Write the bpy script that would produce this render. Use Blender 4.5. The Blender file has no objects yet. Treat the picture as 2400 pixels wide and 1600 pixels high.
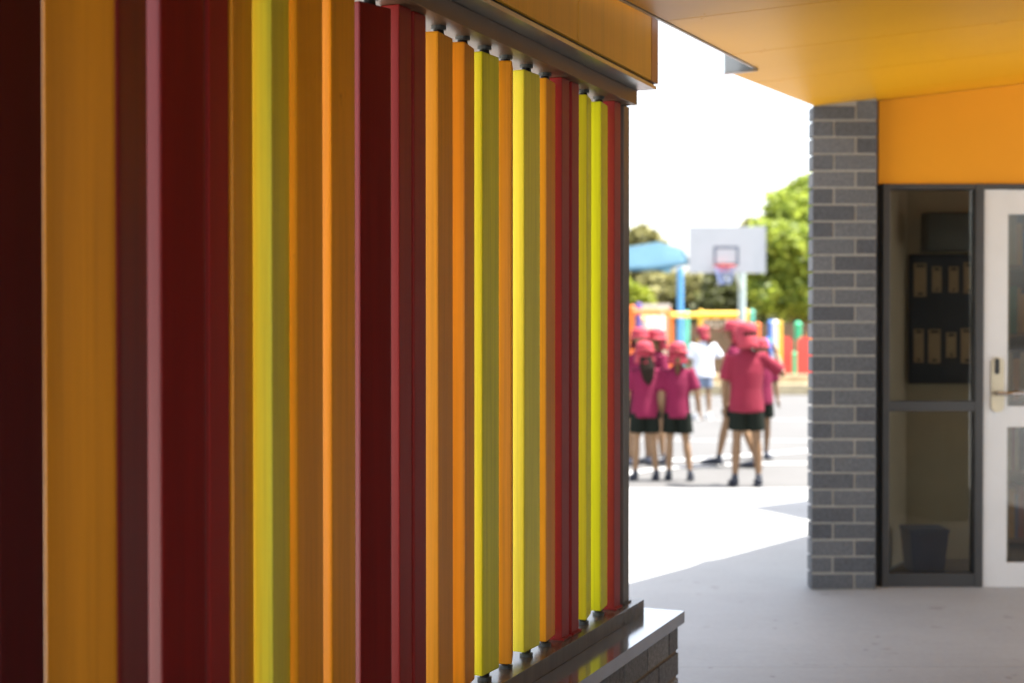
import bpy, bmesh, math, random
from mathutils import Vector, Matrix, noise
random.seed(7)
R = math.radians
scene = bpy.context.scene
col = scene.collection

# ------------------------------------------------------------------ camera
F = 3333.0                      # focal length in photo pixels (2400 wide, 50 mm on 36 mm)
CAMH = 1.38
cd = bpy.data.cameras.new("camera")
cd.sensor_width = 36.0
cd.lens = 50.0
cd.clip_start = 0.05
cd.clip_end = 1500
cd.dof.use_dof = True
cd.dof.focus_distance = 3.75
cd.dof.aperture_fstop = 2.5
cam = bpy.data.objects.new("camera", cd)
col.objects.link(cam)
cam.location = (0, 0, CAMH)
cam.rotation_euler = (R(90) - math.atan(45 / F), 0, 0)
scene.camera = cam

# ------------------------------------------------------------------ light
SUN_EL, SUN_ROT = 67.0, 92.0
w = bpy.data.worlds.new("World")
scene.world = w
w.use_nodes = True
nt = w.node_tree
sky = nt.nodes.new("ShaderNodeTexSky")
sky.sky_type = 'NISHITA'
sky.sun_disc = False
sky.sun_elevation = R(SUN_EL)
sky.sun_rotation = R(SUN_ROT)
sky.dust_density = 2.5
sky.air_density = 1.0
hsv = nt.nodes.new("ShaderNodeHueSaturation")      # saturation cut to balance the blue tint in the shade
hsv.inputs['Saturation'].default_value = 0.45
nt.links.new(sky.outputs[0], hsv.inputs['Color'])
nt.links.new(hsv.outputs[0], nt.nodes["Background"].inputs[0])
nt.nodes["Background"].inputs[1].default_value = 0.092
sd = bpy.data.lights.new("sun", 'SUN')
sd.energy = 3.0
sd.angle = R(0.5)
sd.color = (1.0, 0.95, 0.87)
sun = bpy.data.objects.new("sun", sd)
col.objects.link(sun)
dx = math.sin(R(SUN_ROT)) * math.cos(R(SUN_EL))
dy = math.cos(R(SUN_ROT)) * math.cos(R(SUN_EL))
sun.rotation_euler = Vector((dx, dy, math.sin(R(SUN_EL)))).to_track_quat('Z', 'Y').to_euler()
vs = scene.view_settings
vs.view_transform = 'Standard'
vs.look = 'None'
vs.exposure = 2.62
vs.gamma = 1.0
scene.cycles.max_bounces = 10
scene.cycles.diffuse_bounces = 6
scene.cycles.sample_clamp_indirect = 8
scene.cycles.use_denoising = True

# ------------------------------------------------------------------ materials
def newmat(name):
    m = bpy.data.materials.new(name)
    m.use_nodes = True
    return m, m.node_tree, m.node_tree.nodes["Principled BSDF"]

def coords(nt, scale, rnd=True):
    tc = nt.nodes.new("ShaderNodeTexCoord")
    mp = nt.nodes.new("ShaderNodeMapping")
    mp.inputs['Scale'].default_value = scale
    nt.links.new(tc.outputs['Object'], mp.inputs['Vector'])
    if rnd:
        oi = nt.nodes.new("ShaderNodeObjectInfo")
        ml = nt.nodes.new("ShaderNodeMath"); ml.operation = 'MULTIPLY'; ml.inputs[1].default_value = 57.0
        nt.links.new(oi.outputs['Random'], ml.inputs[0])
        nt.links.new(ml.outputs[0], mp.inputs['Location'])
    return mp.outputs[0]

def noise_fac(nt, vec, scale=1.0, detail=4, rough=0.55):
    n = nt.nodes.new("ShaderNodeTexNoise")
    n.inputs['Scale'].default_value = scale
    n.inputs['Detail'].default_value = detail
    n.inputs['Roughness'].default_value = rough
    nt.links.new(vec, n.inputs['Vector'])
    return n.outputs['Fac']

def ramp(nt, fac, stops):
    r = nt.nodes.new("ShaderNodeValToRGB")
    el = r.color_ramp.elements
    while len(el) < len(stops): el.new(0.5)
    for e, (p, c) in zip(el, stops):
        e.position = p; e.color = (*c, 1)
    nt.links.new(fac, r.inputs[0])
    return r.outputs[0]

def bump(nt, b, facs, dist=0.001, strength=0.6):
    prev = None
    for fac, d in facs:
        bp = nt.nodes.new("ShaderNodeBump")
        bp.inputs['Strength'].default_value = strength
        bp.inputs['Distance'].default_value = d
        nt.links.new(fac, bp.inputs['Height'])
        if prev: nt.links.new(prev, bp.inputs['Normal'])
        prev = bp.outputs[0]
    nt.links.new(prev, b.inputs['Normal'])

def shade(c, k): return tuple(min(1, x * k) for x in c)

def plain(name, c, rough=0.6, metal=0.0, var=0.12, nscale=6.0, spec=0.5):
    m, nt, b = newmat(name)
    v = coords(nt, (1, 1, 1))
    f = noise_fac(nt, v, nscale, 5)
    cr = ramp(nt, f, [(0.3, shade(c, 1 - var)), (0.7, shade(c, 1 + var))])
    nt.links.new(cr, b.inputs['Base Color'])
    b.inputs['Roughness'].default_value = rough
    b.inputs['Metallic'].default_value = metal
    b.inputs['Specular IOR Level'].default_value = spec
    bump(nt, b, [(noise_fac(nt, v, nscale * 12, 3), 0.0006)], strength=0.4)
    return m

def painted_wood(name, c, rough=0.42, var=0.17, spec=0.5, grain=1.0):
    """paint over sawn timber: long vertical grain, small knots and runs"""
    m, nt, b = newmat(name)
    v = coords(nt, (110, 110, 1.6))
    g = noise_fac(nt, v, 1.0, 6, 0.65)
    v2 = coords(nt, (18, 18, 0.9))
    g2 = noise_fac(nt, v2, 1.0, 3)
    v3 = coords(nt, (9, 9, 5))
    g3 = noise_fac(nt, v3, 1.6, 4)
    c1 = ramp(nt, g, [(0.25, shade(c, 1 - var)), (0.5, c), (0.8, shade(c, 1 + var * 0.8))])
    c2 = ramp(nt, g2, [(0.3, (1 - var,) * 3), (0.7, (1.0,) * 3)])
    mx = nt.nodes.new("ShaderNodeMix"); mx.data_type = 'RGBA'; mx.blend_type = 'MULTIPLY'
    mx.inputs[0].default_value = 1.0
    nt.links.new(c1, mx.inputs[6]); nt.links.new(c2, mx.inputs[7])
    # sparse dark scuffs and knots
    c3 = ramp(nt, g3, [(0.0, (1, 1, 1)), (0.74, (1, 1, 1)), (0.79, (0.62, 0.55, 0.5))])
    mx2 = nt.nodes.new("ShaderNodeMix"); mx2.data_type = 'RGBA'; mx2.blend_type = 'MULTIPLY'
    mx2.inputs[0].default_value = 0.8
    nt.links.new(mx.outputs[2], mx2.inputs[6]); nt.links.new(c3, mx2.inputs[7])
    nt.links.new(mx2.outputs[2], b.inputs['Base Color'])
    b.inputs['Roughness'].default_value = rough
    b.inputs['Specular IOR Level'].default_value = spec
    bump(nt, b, [(g, 0.0008 * grain), (g3, 0.0008)], strength=0.55)
    return m

def brick_mat(name, c, var=0.25):
    m, nt, b = newmat(name)
    v = coords(nt, (1, 1, 1), rnd=False)
    gi = nt.nodes.new("ShaderNodeNewGeometry")
    f = noise_fac(nt, v, 75, 6, 0.8)
    c1 = ramp(nt, f, [(0.36, shade(c, 0.62)), (0.5, c), (0.66, shade(c, 1.5))])
    c2 = ramp(nt, gi.outputs['Random Per Island'], [(0.0, (1 - var, 1 - var, 1 - var * 0.9)), (0.5, (1, 1, 1)), (1.0, (1 + var, 1 + var * 0.9, 1 + var * 0.8))])
    mx = nt.nodes.new("ShaderNodeMix"); mx.data_type = 'RGBA'; mx.blend_type = 'MULTIPLY'
    mx.inputs[0].default_value = 1.0
    nt.links.new(c1, mx.inputs[6]); nt.links.new(c2, mx.inputs[7])
    nt.links.new(mx.outputs[2], b.inputs['Base Color'])
    b.inputs['Roughness'].default_value = 0.85
    bump(nt, b, [(f, 0.002)], strength=0.7)
    return m

M = {}
M['orange'] = painted_wood('orange paint on timber', (0.86, 0.34, 0.008), spec=0.3)
M['orange_deep'] = painted_wood('deep orange paint on timber', (0.92, 0.34, 0.008), spec=0.3)
M['yellow'] = painted_wood('lime yellow paint on timber', (0.90, 0.84, 0.045), spec=0.3)
M['yellow_green'] = painted_wood('yellow green paint on timber', (0.84, 0.80, 0.012), spec=0.3)
M['red'] = painted_wood('dark red paint on timber', (0.205, 0.008, 0.006), rough=0.45, spec=0.4)
M['red_shaded'] = painted_wood('shade darkened red paint on timber', (0.075, 0.002, 0.003), rough=0.5, spec=0.3)  # darker copy of the red, with the left end's shade in its colour
M['dimmed'] = painted_wood('ochre orange paint on timber', (0.50, 0.185, 0.003), spec=0.25)  # orange copy darkened to offset the light on the broadside slat
M['steel_red'] = painted_wood('dark red paint on steel', (0.32, 0.014, 0.009), rough=0.5, spec=0.35, grain=0.25)
M['charcoal'] = plain('charcoal powder coat', (0.030, 0.032, 0.033), 0.45)
M['post_grey'] = plain('grey brown powder coat', (0.085, 0.07, 0.055), 0.38)
M['frame_dark'] = plain('dark bronze powder coat', (0.035, 0.034, 0.033), 0.45)
M['rubber'] = plain('black rubber', (0.012, 0.012, 0.012), 0.5)
M['washer'] = plain('grey washer', (0.07, 0.075, 0.07), 0.35, spec=0.6)
M['galv'] = plain('grey galvanised steel', (0.42, 0.43, 0.43), 0.28, metal=0.85)
M['track'] = painted_wood('brushed bronze steel', (0.11, 0.085, 0.06), rough=0.26, grain=0.3)
M['beam'] = plain('weathered bronze steel', (0.12, 0.070, 0.035), 0.40, metal=0.2)
M['flash'] = plain('satin grey flashing', (0.36, 0.37, 0.39), 0.11, metal=0.75, nscale=9)
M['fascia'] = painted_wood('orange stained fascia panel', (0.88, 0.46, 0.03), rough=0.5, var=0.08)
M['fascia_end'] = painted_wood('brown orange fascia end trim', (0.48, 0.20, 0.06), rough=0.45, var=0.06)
M['soffit'] = plain('orange soffit sheet', (0.72, 0.345, 0.006), 0.38, var=0.04, nscale=1.3, spec=0.4)
M['wall_orange'] = plain('orange wall panel', (0.66, 0.275, 0.006), 0.6, var=0.04, nscale=1.2, spec=0.3)
M['brick'] = brick_mat('charcoal brick', (0.095, 0.099, 0.105), var=0.3)
M['brick_lightened'] = brick_mat('charcoal brick lightened for shade', (0.20, 0.195, 0.19), var=0.3)  # copy of the charcoal brick, lightened to offset the cap's shade
M['brick_dark'] = brick_mat('near black brick', (0.04, 0.038, 0.037))
M['mortar_dark'] = plain('dark mortar', (0.06, 0.055, 0.05), 0.9, nscale=60)
M['mortar'] = plain('pale mortar', (0.30, 0.285, 0.25), 0.9, nscale=60)
M['mortar_tan'] = plain('tan mortar', (0.22, 0.15, 0.08), 0.9, nscale=60)
M['door'] = plain('off white door paint', (0.60, 0.60, 0.59), 0.4, var=0.03)
M['brass'] = plain('satin champagne metal', (0.46, 0.40, 0.29), 0.35, metal=0.7)
M['steel'] = plain('brushed steel', (0.35, 0.33, 0.32), 0.25, metal=1.0)
M['cream'] = plain('cream plaster', (0.62, 0.51, 0.36), 0.8, var=0.05)
M['carpet'] = plain('brown carpet', (0.20, 0.16, 0.12), 0.95)
M['navy'] = plain('navy board', (0.018, 0.026, 0.045), 0.6)
M['card'] = plain('tan card', (0.50, 0.36, 0.22), 0.8)
M['print'] = plain('dark print', (0.05, 0.04, 0.04), 0.8)
M['tub_blue'] = plain('blue plastic', (0.015, 0.07, 0.22), 0.4)
M['roofsheet'] = plain('pale roof sheet', (0.45, 0.46, 0.47), 0.5)

def glass(name, tint=(0.74, 0.75, 0.72)):
    m, nt, b = newmat(name)
    out = nt.nodes["Material Output"]
    tr = nt.nodes.new("ShaderNodeBsdfTransparent"); tr.inputs[0].default_value = (*tint, 1)
    gl = nt.nodes.new("ShaderNodeBsdfGlossy"); gl.inputs['Roughness'].default_value = 0.015
    fr = nt.nodes.new("ShaderNodeFresnel"); fr.inputs['IOR'].default_value = 1.6
    mx = nt.nodes.new("ShaderNodeMixShader")
    nt.links.new(fr.outputs[0], mx.inputs[0]); nt.links.new(tr.outputs[0], mx.inputs[1]); nt.links.new(gl.outputs[0], mx.inputs[2])
    nt.links.new(mx.outputs[0], out.inputs['Surface'])
    return m
M['glass'] = glass('window glass')

def ground_mat(name, c, spots=True, scale=1.0, rough=0.8):
    m, nt, b = newmat(name)
    v = coords(nt, (1, 1, 1), rnd=False)
    f1 = noise_fac(nt, v, 0.9 * scale, 5)
    f2 = noise_fac(nt, v, 40 * scale, 4, 0.7)
    f3 = noise_fac(nt, v, 5.5 * scale, 3, 0.5)
    vs_ = coords(nt, (1.2, 9, 1), rnd=False)
    f4 = noise_fac(nt, vs_, 3.0, 3)
    c1 = ramp(nt, f1, [(0.3, shade(c, 0.88)), (0.7, shade(c, 1.08))])
    def mul(a, b_, k=1.0):
        mx = nt.nodes.new("ShaderNodeMix"); mx.data_type = 'RGBA'; mx.blend_type = 'MULTIPLY'
        mx.inputs[0].default_value = k
        nt.links.new(a, mx.inputs[6]); nt.links.new(b_, mx.inputs[7])
        return mx.outputs[2]
    c1 = mul(c1, ramp(nt, f2, [(0.3, (0.9,) * 3), (0.7, (1,) * 3)]))
    c1 = mul(c1, ramp(nt, f4, [(0.35, (0.965,) * 3), (0.6, (1,) * 3)]))
    if spots:
        c1 = mul(c1, ramp(nt, f3, [(0.0, (1, 1, 1)), (0.665, (1, 1, 1)), (0.70, (0.70, 0.67, 0.64))]), 0.65)
        # fine sweeping lines left by a broom, and a little gum and grit
        vo = nt.nodes.new("ShaderNodeTexVoronoi"); vo.inputs['Scale'].default_value = 4.2
        nt.links.new(v, vo.inputs['Vector'])
        c1 = mul(c1, ramp(nt, vo.outputs['Distance'], [(0.0, (0.45, 0.42, 0.4)), (0.035, (0.6, 0.57, 0.55)), (0.06, (1, 1, 1))]), 0.75)
    nt.links.new(c1, b.inputs['Base Color'])
    b.inputs['Roughness'].default_value = rough
    bump(nt, b, [(f2, 0.002)], strength=0.4)
    return m
M['concrete'] = ground_mat('broomed concrete', (0.335, 0.34, 0.34), rough=0.62)
M['asphalt'] = ground_mat('pale worn asphalt', (0.094, 0.092, 0.090), spots=False)
M['paving'] = ground_mat('pale reflector paving', (0.66, 0.65, 0.62), spots=False)
M['linepaint'] = plain('white line paint', (0.45, 0.45, 0.44), 0.7)
M['mulch'] = plain('tan bark mulch', (0.30, 0.22, 0.13), 0.95, var=0.4, nscale=9)
M['timber'] = plain('weathered edging timber', (0.42, 0.35, 0.22), 0.85, var=0.2)
M['fence'] = plain('brown paling', (0.12, 0.085, 0.055), 0.9, var=0.25)

# ------------------------------------------------------------------ helpers
def link(name, bm, mat=None, parent=None, loc=None, rotz=0.0, smooth=False):
    me = bpy.data.meshes.new(name)
    bm.normal_update()
    bm.to_mesh(me); bm.free()
    mats = mat if isinstance(mat, (list, tuple)) else [mat]
    for m_ in mats:
        if m_: me.materials.append(m_)
    if smooth:
        for p in me.polygons: p.use_smooth = True
    o = bpy.data.objects.new(name, me)
    col.objects.link(o)
    if loc is not None: o.location = loc
    o.rotation_euler = (0, 0, rotz)
    if parent:
        o.parent = parent
        o.matrix_parent_inverse = world_of(parent).inverted()
    return o

def world_of(o):
    m = Matrix.LocRotScale(o.location, o.rotation_euler, o.scale)
    if o.parent: m = world_of(o.parent) @ o.matrix_parent_inverse @ m
    return m

def tag(o, label=None, cat=None, group=None, kind=None):
    if label: o['label'] = label
    if cat: o['category'] = cat
    if group: o['group'] = group
    if kind: o['kind'] = kind
    return o

def thing(name, label, cat, loc=(0, 0, 0), group=None):
    o = bpy.data.objects.new(name, None)
    o.empty_display_size = 0.2
    col.objects.link(o)
    o.location = loc
    return tag(o, label, cat, group)

def box(bm, c, size, mat=None, rot=None, mi=0, bevel=0.0):
    r = bmesh.ops.create_cube(bm, size=1.0)
    vs_ = r['verts']
    T = Matrix.Translation(Vector(c)) @ (rot if rot else Matrix.Identity(4)) @ Matrix.Diagonal((*size, 1))
    bmesh.ops.transform(bm, matrix=T, verts=vs_)
    fs = {f for v in vs_ for f in v.link_faces}
    if bevel > 0:
        es = {e for v in vs_ for e in v.link_edges}
        rb = bmesh.ops.bevel(bm, geom=list(es), offset=bevel, segments=2, affect='EDGES', profile=0.6)
        fs = set(rb['faces']) | {f for f in fs if f.is_valid}
    for f in fs: f.material_index = mi
    return vs_

def boxx(bm, x0, x1, y0, y1, z0, z1, mi=0, bevel=0.0):
    return box(bm, ((x0 + x1) / 2, (y0 + y1) / 2, (z0 + z1) / 2), (x1 - x0, y1 - y0, z1 - z0), mi=mi, bevel=bevel)

def prism(bm, poly, z0, z1, mi=0):
    """poly [(x,y)], z0 / z1 numbers or functions of x,y"""
    f0 = z0 if callable(z0) else (lambda x, y: z0)
    f1 = z1 if callable(z1) else (lambda x, y: z1)
    a = [bm.verts.new((x, y, f0(x, y))) for x, y in poly]
    b = [bm.verts.new((x, y, f1(x, y))) for x, y in poly]
    n = len(poly)
    fs = [bm.faces.new(a[::-1]), bm.faces.new(b)]
    for i in range(n):
        fs.append(bm.faces.new((a[i], a[(i + 1) % n], b[(i + 1) % n], b[i])))
    for f in fs: f.material_index = mi
    bmesh.ops.recalc_face_normals(bm, faces=fs)
    return fs

def tube(bm, pts, rad, seg=12, flat=None, cap=True, mi=0):
    """tapered tube along pts; rad list of r or (rx, ry); flat gives the frame's x axis"""
    pts = [Vector(p) for p in pts]
    rings = []
    n = len(pts)
    ref = Vector(flat) if flat else None
    for i, p in enumerate(pts):
        t = (pts[min(i + 1, n - 1)] - pts[max(i - 1, 0)]).normalized()
        rx = ref if ref else Vector((1, 0, 0)) if abs(t.x) < 0.9 else Vector((0, 1, 0))
        xa = (rx - t * rx.dot(t)).normalized()
        ya = t.cross(xa)
        r = rad[i] if isinstance(rad, (list, tuple)) else rad
        ra, rb = (r if isinstance(r, (list, tuple)) else (r, r))
        rings.append([bm.verts.new(p + xa * ra * math.cos(2 * math.pi * k / seg) + ya * rb * math.sin(2 * math.pi * k / seg)) for k in range(seg)])
    fs = []
    for a, b in zip(rings, rings[1:]):
        for k in range(seg):
            fs.append(bm.faces.new((a[k], a[(k + 1) % seg], b[(k + 1) % seg], b[k])))
    if cap:
        fs.append(bm.faces.new(rings[0][::-1])); fs.append(bm.faces.new(rings[-1]))
    for f in fs: f.material_index = mi
    return fs

def blob(bm, c, r, sub=2, rot=None):
    res = bmesh.ops.create_icosphere(bm, subdivisions=sub, radius=1.0)
    rr = r if isinstance(r, (list, tuple)) else (r, r, r)
    T = Matrix.Translation(Vector(c)) @ (rot if rot else Matrix.Identity(4)) @ Matrix.Diagonal((*rr, 1))
    bmesh.ops.transform(bm, matrix=T, verts=res['verts'])

def W(px, py, z):
    return Vector(((px - 1200) * z / F, z, CAMH + (755 - py) * z / F))

# ------------------------------------------------------------------ the screen's own frame: u along, n out towards the walkway
U = Vector((0.3875, 0.9219, 0)); U.normalize()
N = Vector((0.9219, -0.3875, 0)); N.normalize()
E0 = Vector((0.417, 4.74, 0))
ANG = math.atan2(U.y, U.x)
def P(s, n, z=0): return E0 + U * s + N * n + Vector((0, 0, z))
RU = Matrix.Rotation(ANG, 4, 'Z')          # local x -> u, local y -> -n
def sbox(bm, s0, s1, n0, n1, z0, z1, mi=0, bevel=0.0):
    c = P((s0 + s1) / 2, (n0 + n1) / 2, (z0 + z1) / 2)
    return box(bm, c, (s1 - s0, n1 - n0, z1 - z0), rot=RU, mi=mi, bevel=bevel)

# ================================================================== SETTING
bm = bmesh.new(); boxx(bm, -400, 400, -60, 700, -0.5, 0)
tag(link('ground', bm, M['asphalt']), kind='structure')
bm = bmesh.new()
yy = [-14, -12.34, -8.74, -5.14, -1.54, 2.06, 5.66, 9.26, 11.78]
for a, b_ in zip(yy, yy[1:]):
    for xa_, xb_ in ((-1.9, 5.0), (5.0, 16.0)):
        boxx(bm, xa_ + 0.0013, xb_ - 0.0013, a + 0.0013, b_ - 0.0013, 0.0, 0.006)
tag(link('concrete_pavement', bm, M['concrete']), kind='structure')
bm = bmesh.new()
boxx(bm, -14, -1.9, -14, 12.5, 0.0, 0.0055)
tag(link('reflector_paving', bm, M['paving']), kind='structure')  # unseen reflector, added to bounce light onto the slat ends
bm = bmesh.new()
boxx(bm, -40, 60, 27.2, 44, 0.0, 0.05)
tag(link('playground_mulch', bm, M['mulch']), kind='structure')

def strip(bm, pts, wdt, z=0.004):
    prev = None
    vs_ = []
    for i, p in enumerate(pts):
        p = Vector((p[0], p[1], 0))
        a = Vector((*pts[max(i - 1, 0)], 0)); b = Vector((*pts[min(i + 1, len(pts) - 1)], 0))
        t = (b - a).normalized(); s_ = Vector((-t.y, t.x, 0)) * wdt / 2
        vs_.append((bm.verts.new((p.x + s_.x, p.y + s_.y, z)), bm.verts.new((p.x - s_.x, p.y - s_.y, z))))
    for (a, b), (c, d) in zip(vs_, vs_[1:]): bm.faces.new((a, b, d, c))
bm = bmesh.new()
strip(bm, [(-4, 13.9), (1.0, 13.95), (1.9, 14.35), (3.25, 15.35), (5.5, 17.0)], 0.16)
strip(bm, [(-4, 16.9), (9, 16.3)], 0.06)
strip(bm, [(-4, 20.4), (12, 19.8)], 0.06)
strip(bm, [(2.45 + 1.5 * math.cos(t_ * math.pi / 18 - 0.3), 12.9 + 1.0 * math.sin(t_ * math.pi / 18)) for t_ in range(0, 19)], 0.12, 0.005)
tag(link('court_marking', bm, M['linepaint']), kind='structure')

# ================================================================== LOW BRICK WALL WITH FLASHING
def brick_face(bm, origin, xdir, width, z0, z1, mod=0.212, course=0.0862, joint=0.011, proud=0.006, depth=0.1, off=0.0, bev=0.0025):
    """bricks as blocks standing proud of a mortar core; origin is the lower corner of the face, out = xdir x z"""
    xdir = Vector(xdir).normalized()
    out = xdir.cross(Vector((0, 0, 1)))
    rot = Matrix((xdir, out, Vector((0, 0, 1)))).transposed().to_4x4()
    k = 0
    z = z0
    while z < z1 - 0.01:
        h = min(course - joint, z1 - z)
        start = -off if k % 2 == 0 else -off - mod / 2 - 0.0
        x = start
        while x < width - 0.005:
            a = max(0.0, x); b_ = min(width, x + mod - joint)
            if b_ - a > 0.02:
                j = random.uniform(-0.0008, 0.0008)
                c = Vector(origin) + xdir * ((a + b_) / 2) + out * (proud - depth / 2 + j) + Vector((0, 0, z - origin[2] + h / 2))
                box(bm, c, (b_ - a, depth, h), rot=rot, mi=0, bevel=bev)
            x += mod
        z += course; k += 1

WS0, WS1 = -4.6, 0.150
wall = thing('low_brick_wall', 'low charcoal brick wall capped with grey metal under the coloured slats', 'wall', P(-2, 0))
bm = bmesh.new()
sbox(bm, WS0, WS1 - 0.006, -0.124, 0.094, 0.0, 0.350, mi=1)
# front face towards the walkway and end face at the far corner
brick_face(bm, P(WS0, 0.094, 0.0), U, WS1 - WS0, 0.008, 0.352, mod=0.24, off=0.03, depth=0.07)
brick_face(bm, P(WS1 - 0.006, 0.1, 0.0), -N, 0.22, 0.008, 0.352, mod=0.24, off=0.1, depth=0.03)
link('brickwork', bm, [M['brick_lightened'], M['mortar_tan']], wall)
bm = bmesh.new()
sbox(bm, WS0, 0.172, -0.135, 0.115, 0.3865, 0.394)
sbox(bm, WS0, 0.172, 0.1125, 0.1160, 0.354, 0.3937)
sbox(bm, 0.1695, 0.1725, -0.135, 0.1120, 0.354, 0.3860)
sbox(bm, WS0, 0.168, -0.137, -0.134, 0.354, 0.3860)
sbox(bm, WS0, 0.165, -0.12, 0.10, 0.353, 0.3860)
link('metal_cap', bm, M['flash'], wall)

# ================================================================== SLATTED SCREEN
screen = thing('slatted_screen', 'screen of upright red, orange and yellow timber slats above the low brick wall', 'screen', P(-2, -0.06, 0.394))
bm = bmesh.new(); sbox(bm, -4.6, 0.080, -0.125, 0.0, 0.3942, 0.441, bevel=0.0015)
link('bottom_track', bm, M['track'], screen)
bm = bmesh.new(); sbox(bm, -4.6, 0.0, -0.125, 0.0, 2.100, 2.147, bevel=0.0015)
link('top_beam', bm, M['beam'], screen)

# (material, s, turn, narrow, wide, label)
SL = [
 ('orange', -4.40, -8, .038, .105, None), ('red', -4.25, 6, .038, .105, None), ('yellow', -4.1, -10, .038, .105, None),
 ('orange', -3.95, 2, .038, .105, None), ('red', -3.80, -14, .038, .105, None), ('orange', -3.65, 8, .038, .105, None),
 ('yellow', -3.50, -9, .038, .105, None), ('red', -3.36, -2, .038, .105, None), ('orange', -3.22, -12, .038, .105, None),
 ('orange', -3.08, 3, .038, .105, None), ('red', -2.97, -4, .038, .09, None),
 ('red_shaded', -2.862, -1, .038, .100, 'dark red slat at the left edge of the picture'),
 ('dimmed', -2.712, 42, .038, .110, 'wide orange slat turned broadside, next to the left edge'),
 ('red', -2.600, -12, .038, .106, 'brown red slat behind the broadside orange slat'),
 ('red', -2.456, 8, .038, .109, 'red slat with a pale pink edge'),
 ('orange', -2.275, -12, .037, .101, 'orange slat with only a thin bright edge showing'),
 ('yellow', -2.148, -14, .040, .113, 'widest lime yellow slat'),
 ('orange', -2.032, 1, .038, .100, 'orange slat just right of the widest yellow slat'),
 ('orange', -1.896, 1, .038, .100, 'orange slat left of the dark red slat'),
 ('red', -1.746, 16, .038, .100, 'broad dark red slat reaching under the beam'),
 ('orange', -1.396, -4, .038, .100, 'orange slat right of the paired red posts'),
 ('orange_deep', -1.256, -10, .038, .100, 'deep orange slat between orange and yellow slats'),
 ('yellow_green', -1.120, 3, .038, .100, 'yellow slat with a broad olive side'),
 ('orange_deep', -0.978, -21, .038, .105, 'orange slat turned edge on between two yellow slats'),
 ('yellow', -0.830, 3, .038, .105, 'pale yellow slat with its foot above the track'),
 ('orange', -0.688, -6, .038, .100, 'last orange slat before the far red posts'),
 ('yellow_green', -0.362, -12, .038, .105, 'dull yellow slat near the far end'),
 ('yellow_green', -0.216, -7, .038, .100, 'bright yellow slat nearest the far end post'),
]
Z0, Z1 = 0.462, 2.079
for mname, s, turn, a, b_, lab in SL:
    c = P(s, -0.06, 0)
    bm = bmesh.new()
    vs_ = box(bm, (0, 0, (Z0 + Z1) / 2), (b_, a, Z1 - Z0), bevel=0.0045)
    if random.random() < 2:   # tiny bow in every board
        kx = random.uniform(-0.0012, 0.0012)
        for v in bm.verts: v.co.y += kx * math.sin(math.pi * (v.co.z - Z0) / (Z1 - Z0))
    o = link('slat', bm, M[mname], screen, loc=c, rotz=ANG - R(turn))
    if lab: o['label'] = lab
    for zz, zc in ((2.1, -1), (0.441, 1)):
        bm = bmesh.new()
        tube(bm, [(0, 0, zz - 0.0005 * zc), (0, 0, zz + zc * 0.0085), (0, 0, zz + zc * 0.0095)], [0.0190, 0.0190, 0.0165], 20, mi=0)
        tube(bm, [(0, 0, zz + zc * 0.009), (0, 0, zz + zc * 0.0222)], [0.0125, 0.0145], 16, mi=1)
        bmesh.ops.recalc_face_normals(bm, faces=bm.faces[:])
        link('pivot_pin', bm, [M['washer'], M['rubber']], o, loc=c, rotz=ANG - R(turn))

for s, mname, lab in ((-2.360, 'steel_red', None), (-1.622, 'steel_red', None), (-1.546, 'steel_red', None), (-0.582, 'steel_red', None), (-0.498, 'steel_red', None),
               (-0.100, 'steel_red', None), (-0.006, 'post_grey', 'grey end post'), (-3.0 - 1.65, 'steel_red', None)):
    bm = bmesh.new()
    sbox(bm, s - 0.031, s + 0.031, -0.085, -0.035, 0.4412, 2.0998, bevel=0.003)
    # foot plate
    sbox(bm, s - 0.034, s + 0.034, -0.092, -0.028, 0.4412, 0.447)
    o = link('post', bm, M[mname], screen)
    if lab: o['label'] = lab

# ================================================================== FASCIA OVER THE SCREEN
fas = thing('fascia', 'deep orange panelled fascia above the slatted screen', 'fascia', P(-2, 0, 2.15))
bm = bmesh.new()
sbox(bm, -4.8, 0.000, -0.25, 0.066, 2.1475, 2.1590)
link('soffit_flashing', bm, M['galv'], fas)
bm = bmesh.new(); sbox(bm, -4.8, -0.004, -0.24, 0.058, 2.1592, 3.20)
link('backing', bm, M['charcoal'], fas)
def s_at(px, n):
    r = (px - 1200) / F
    p = P(0, n)
    return (r * p.y - p.x) / (U.x - r * U.y)
j1, j2 = s_at(1355, 0.07), s_at(1526, 0.07)
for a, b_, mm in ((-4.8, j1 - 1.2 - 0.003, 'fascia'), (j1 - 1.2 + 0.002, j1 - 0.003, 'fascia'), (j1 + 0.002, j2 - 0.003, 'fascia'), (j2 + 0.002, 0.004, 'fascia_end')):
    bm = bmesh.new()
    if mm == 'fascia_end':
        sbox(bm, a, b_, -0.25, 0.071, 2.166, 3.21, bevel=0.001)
    else:
        sbox(bm, a, b_, 0.058, 0.070, 2.168, 3.21, bevel=0.001)
    link('end_trim' if mm == 'fascia_end' else 'panel', bm, M[mm], fas)

# ================================================================== CLASSROOM BUILDING ON THE RIGHT
bld = thing('classroom_building', 'school building with orange soffit, charcoal brick pillar and white glazed door', 'building', (3, 8, 0))
def hs(x, y): return 2.486 + 0.12 * (x - 1.545)
XR = 6.6
XF = 5.0
def edge_x(y):     # left edge of the roof over the walkway
    return 0.468 + (y - 4.52) * 0.4203 - 0.02
YB = 0.1
def edge_top(y):
    return edge_x(y)
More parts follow.
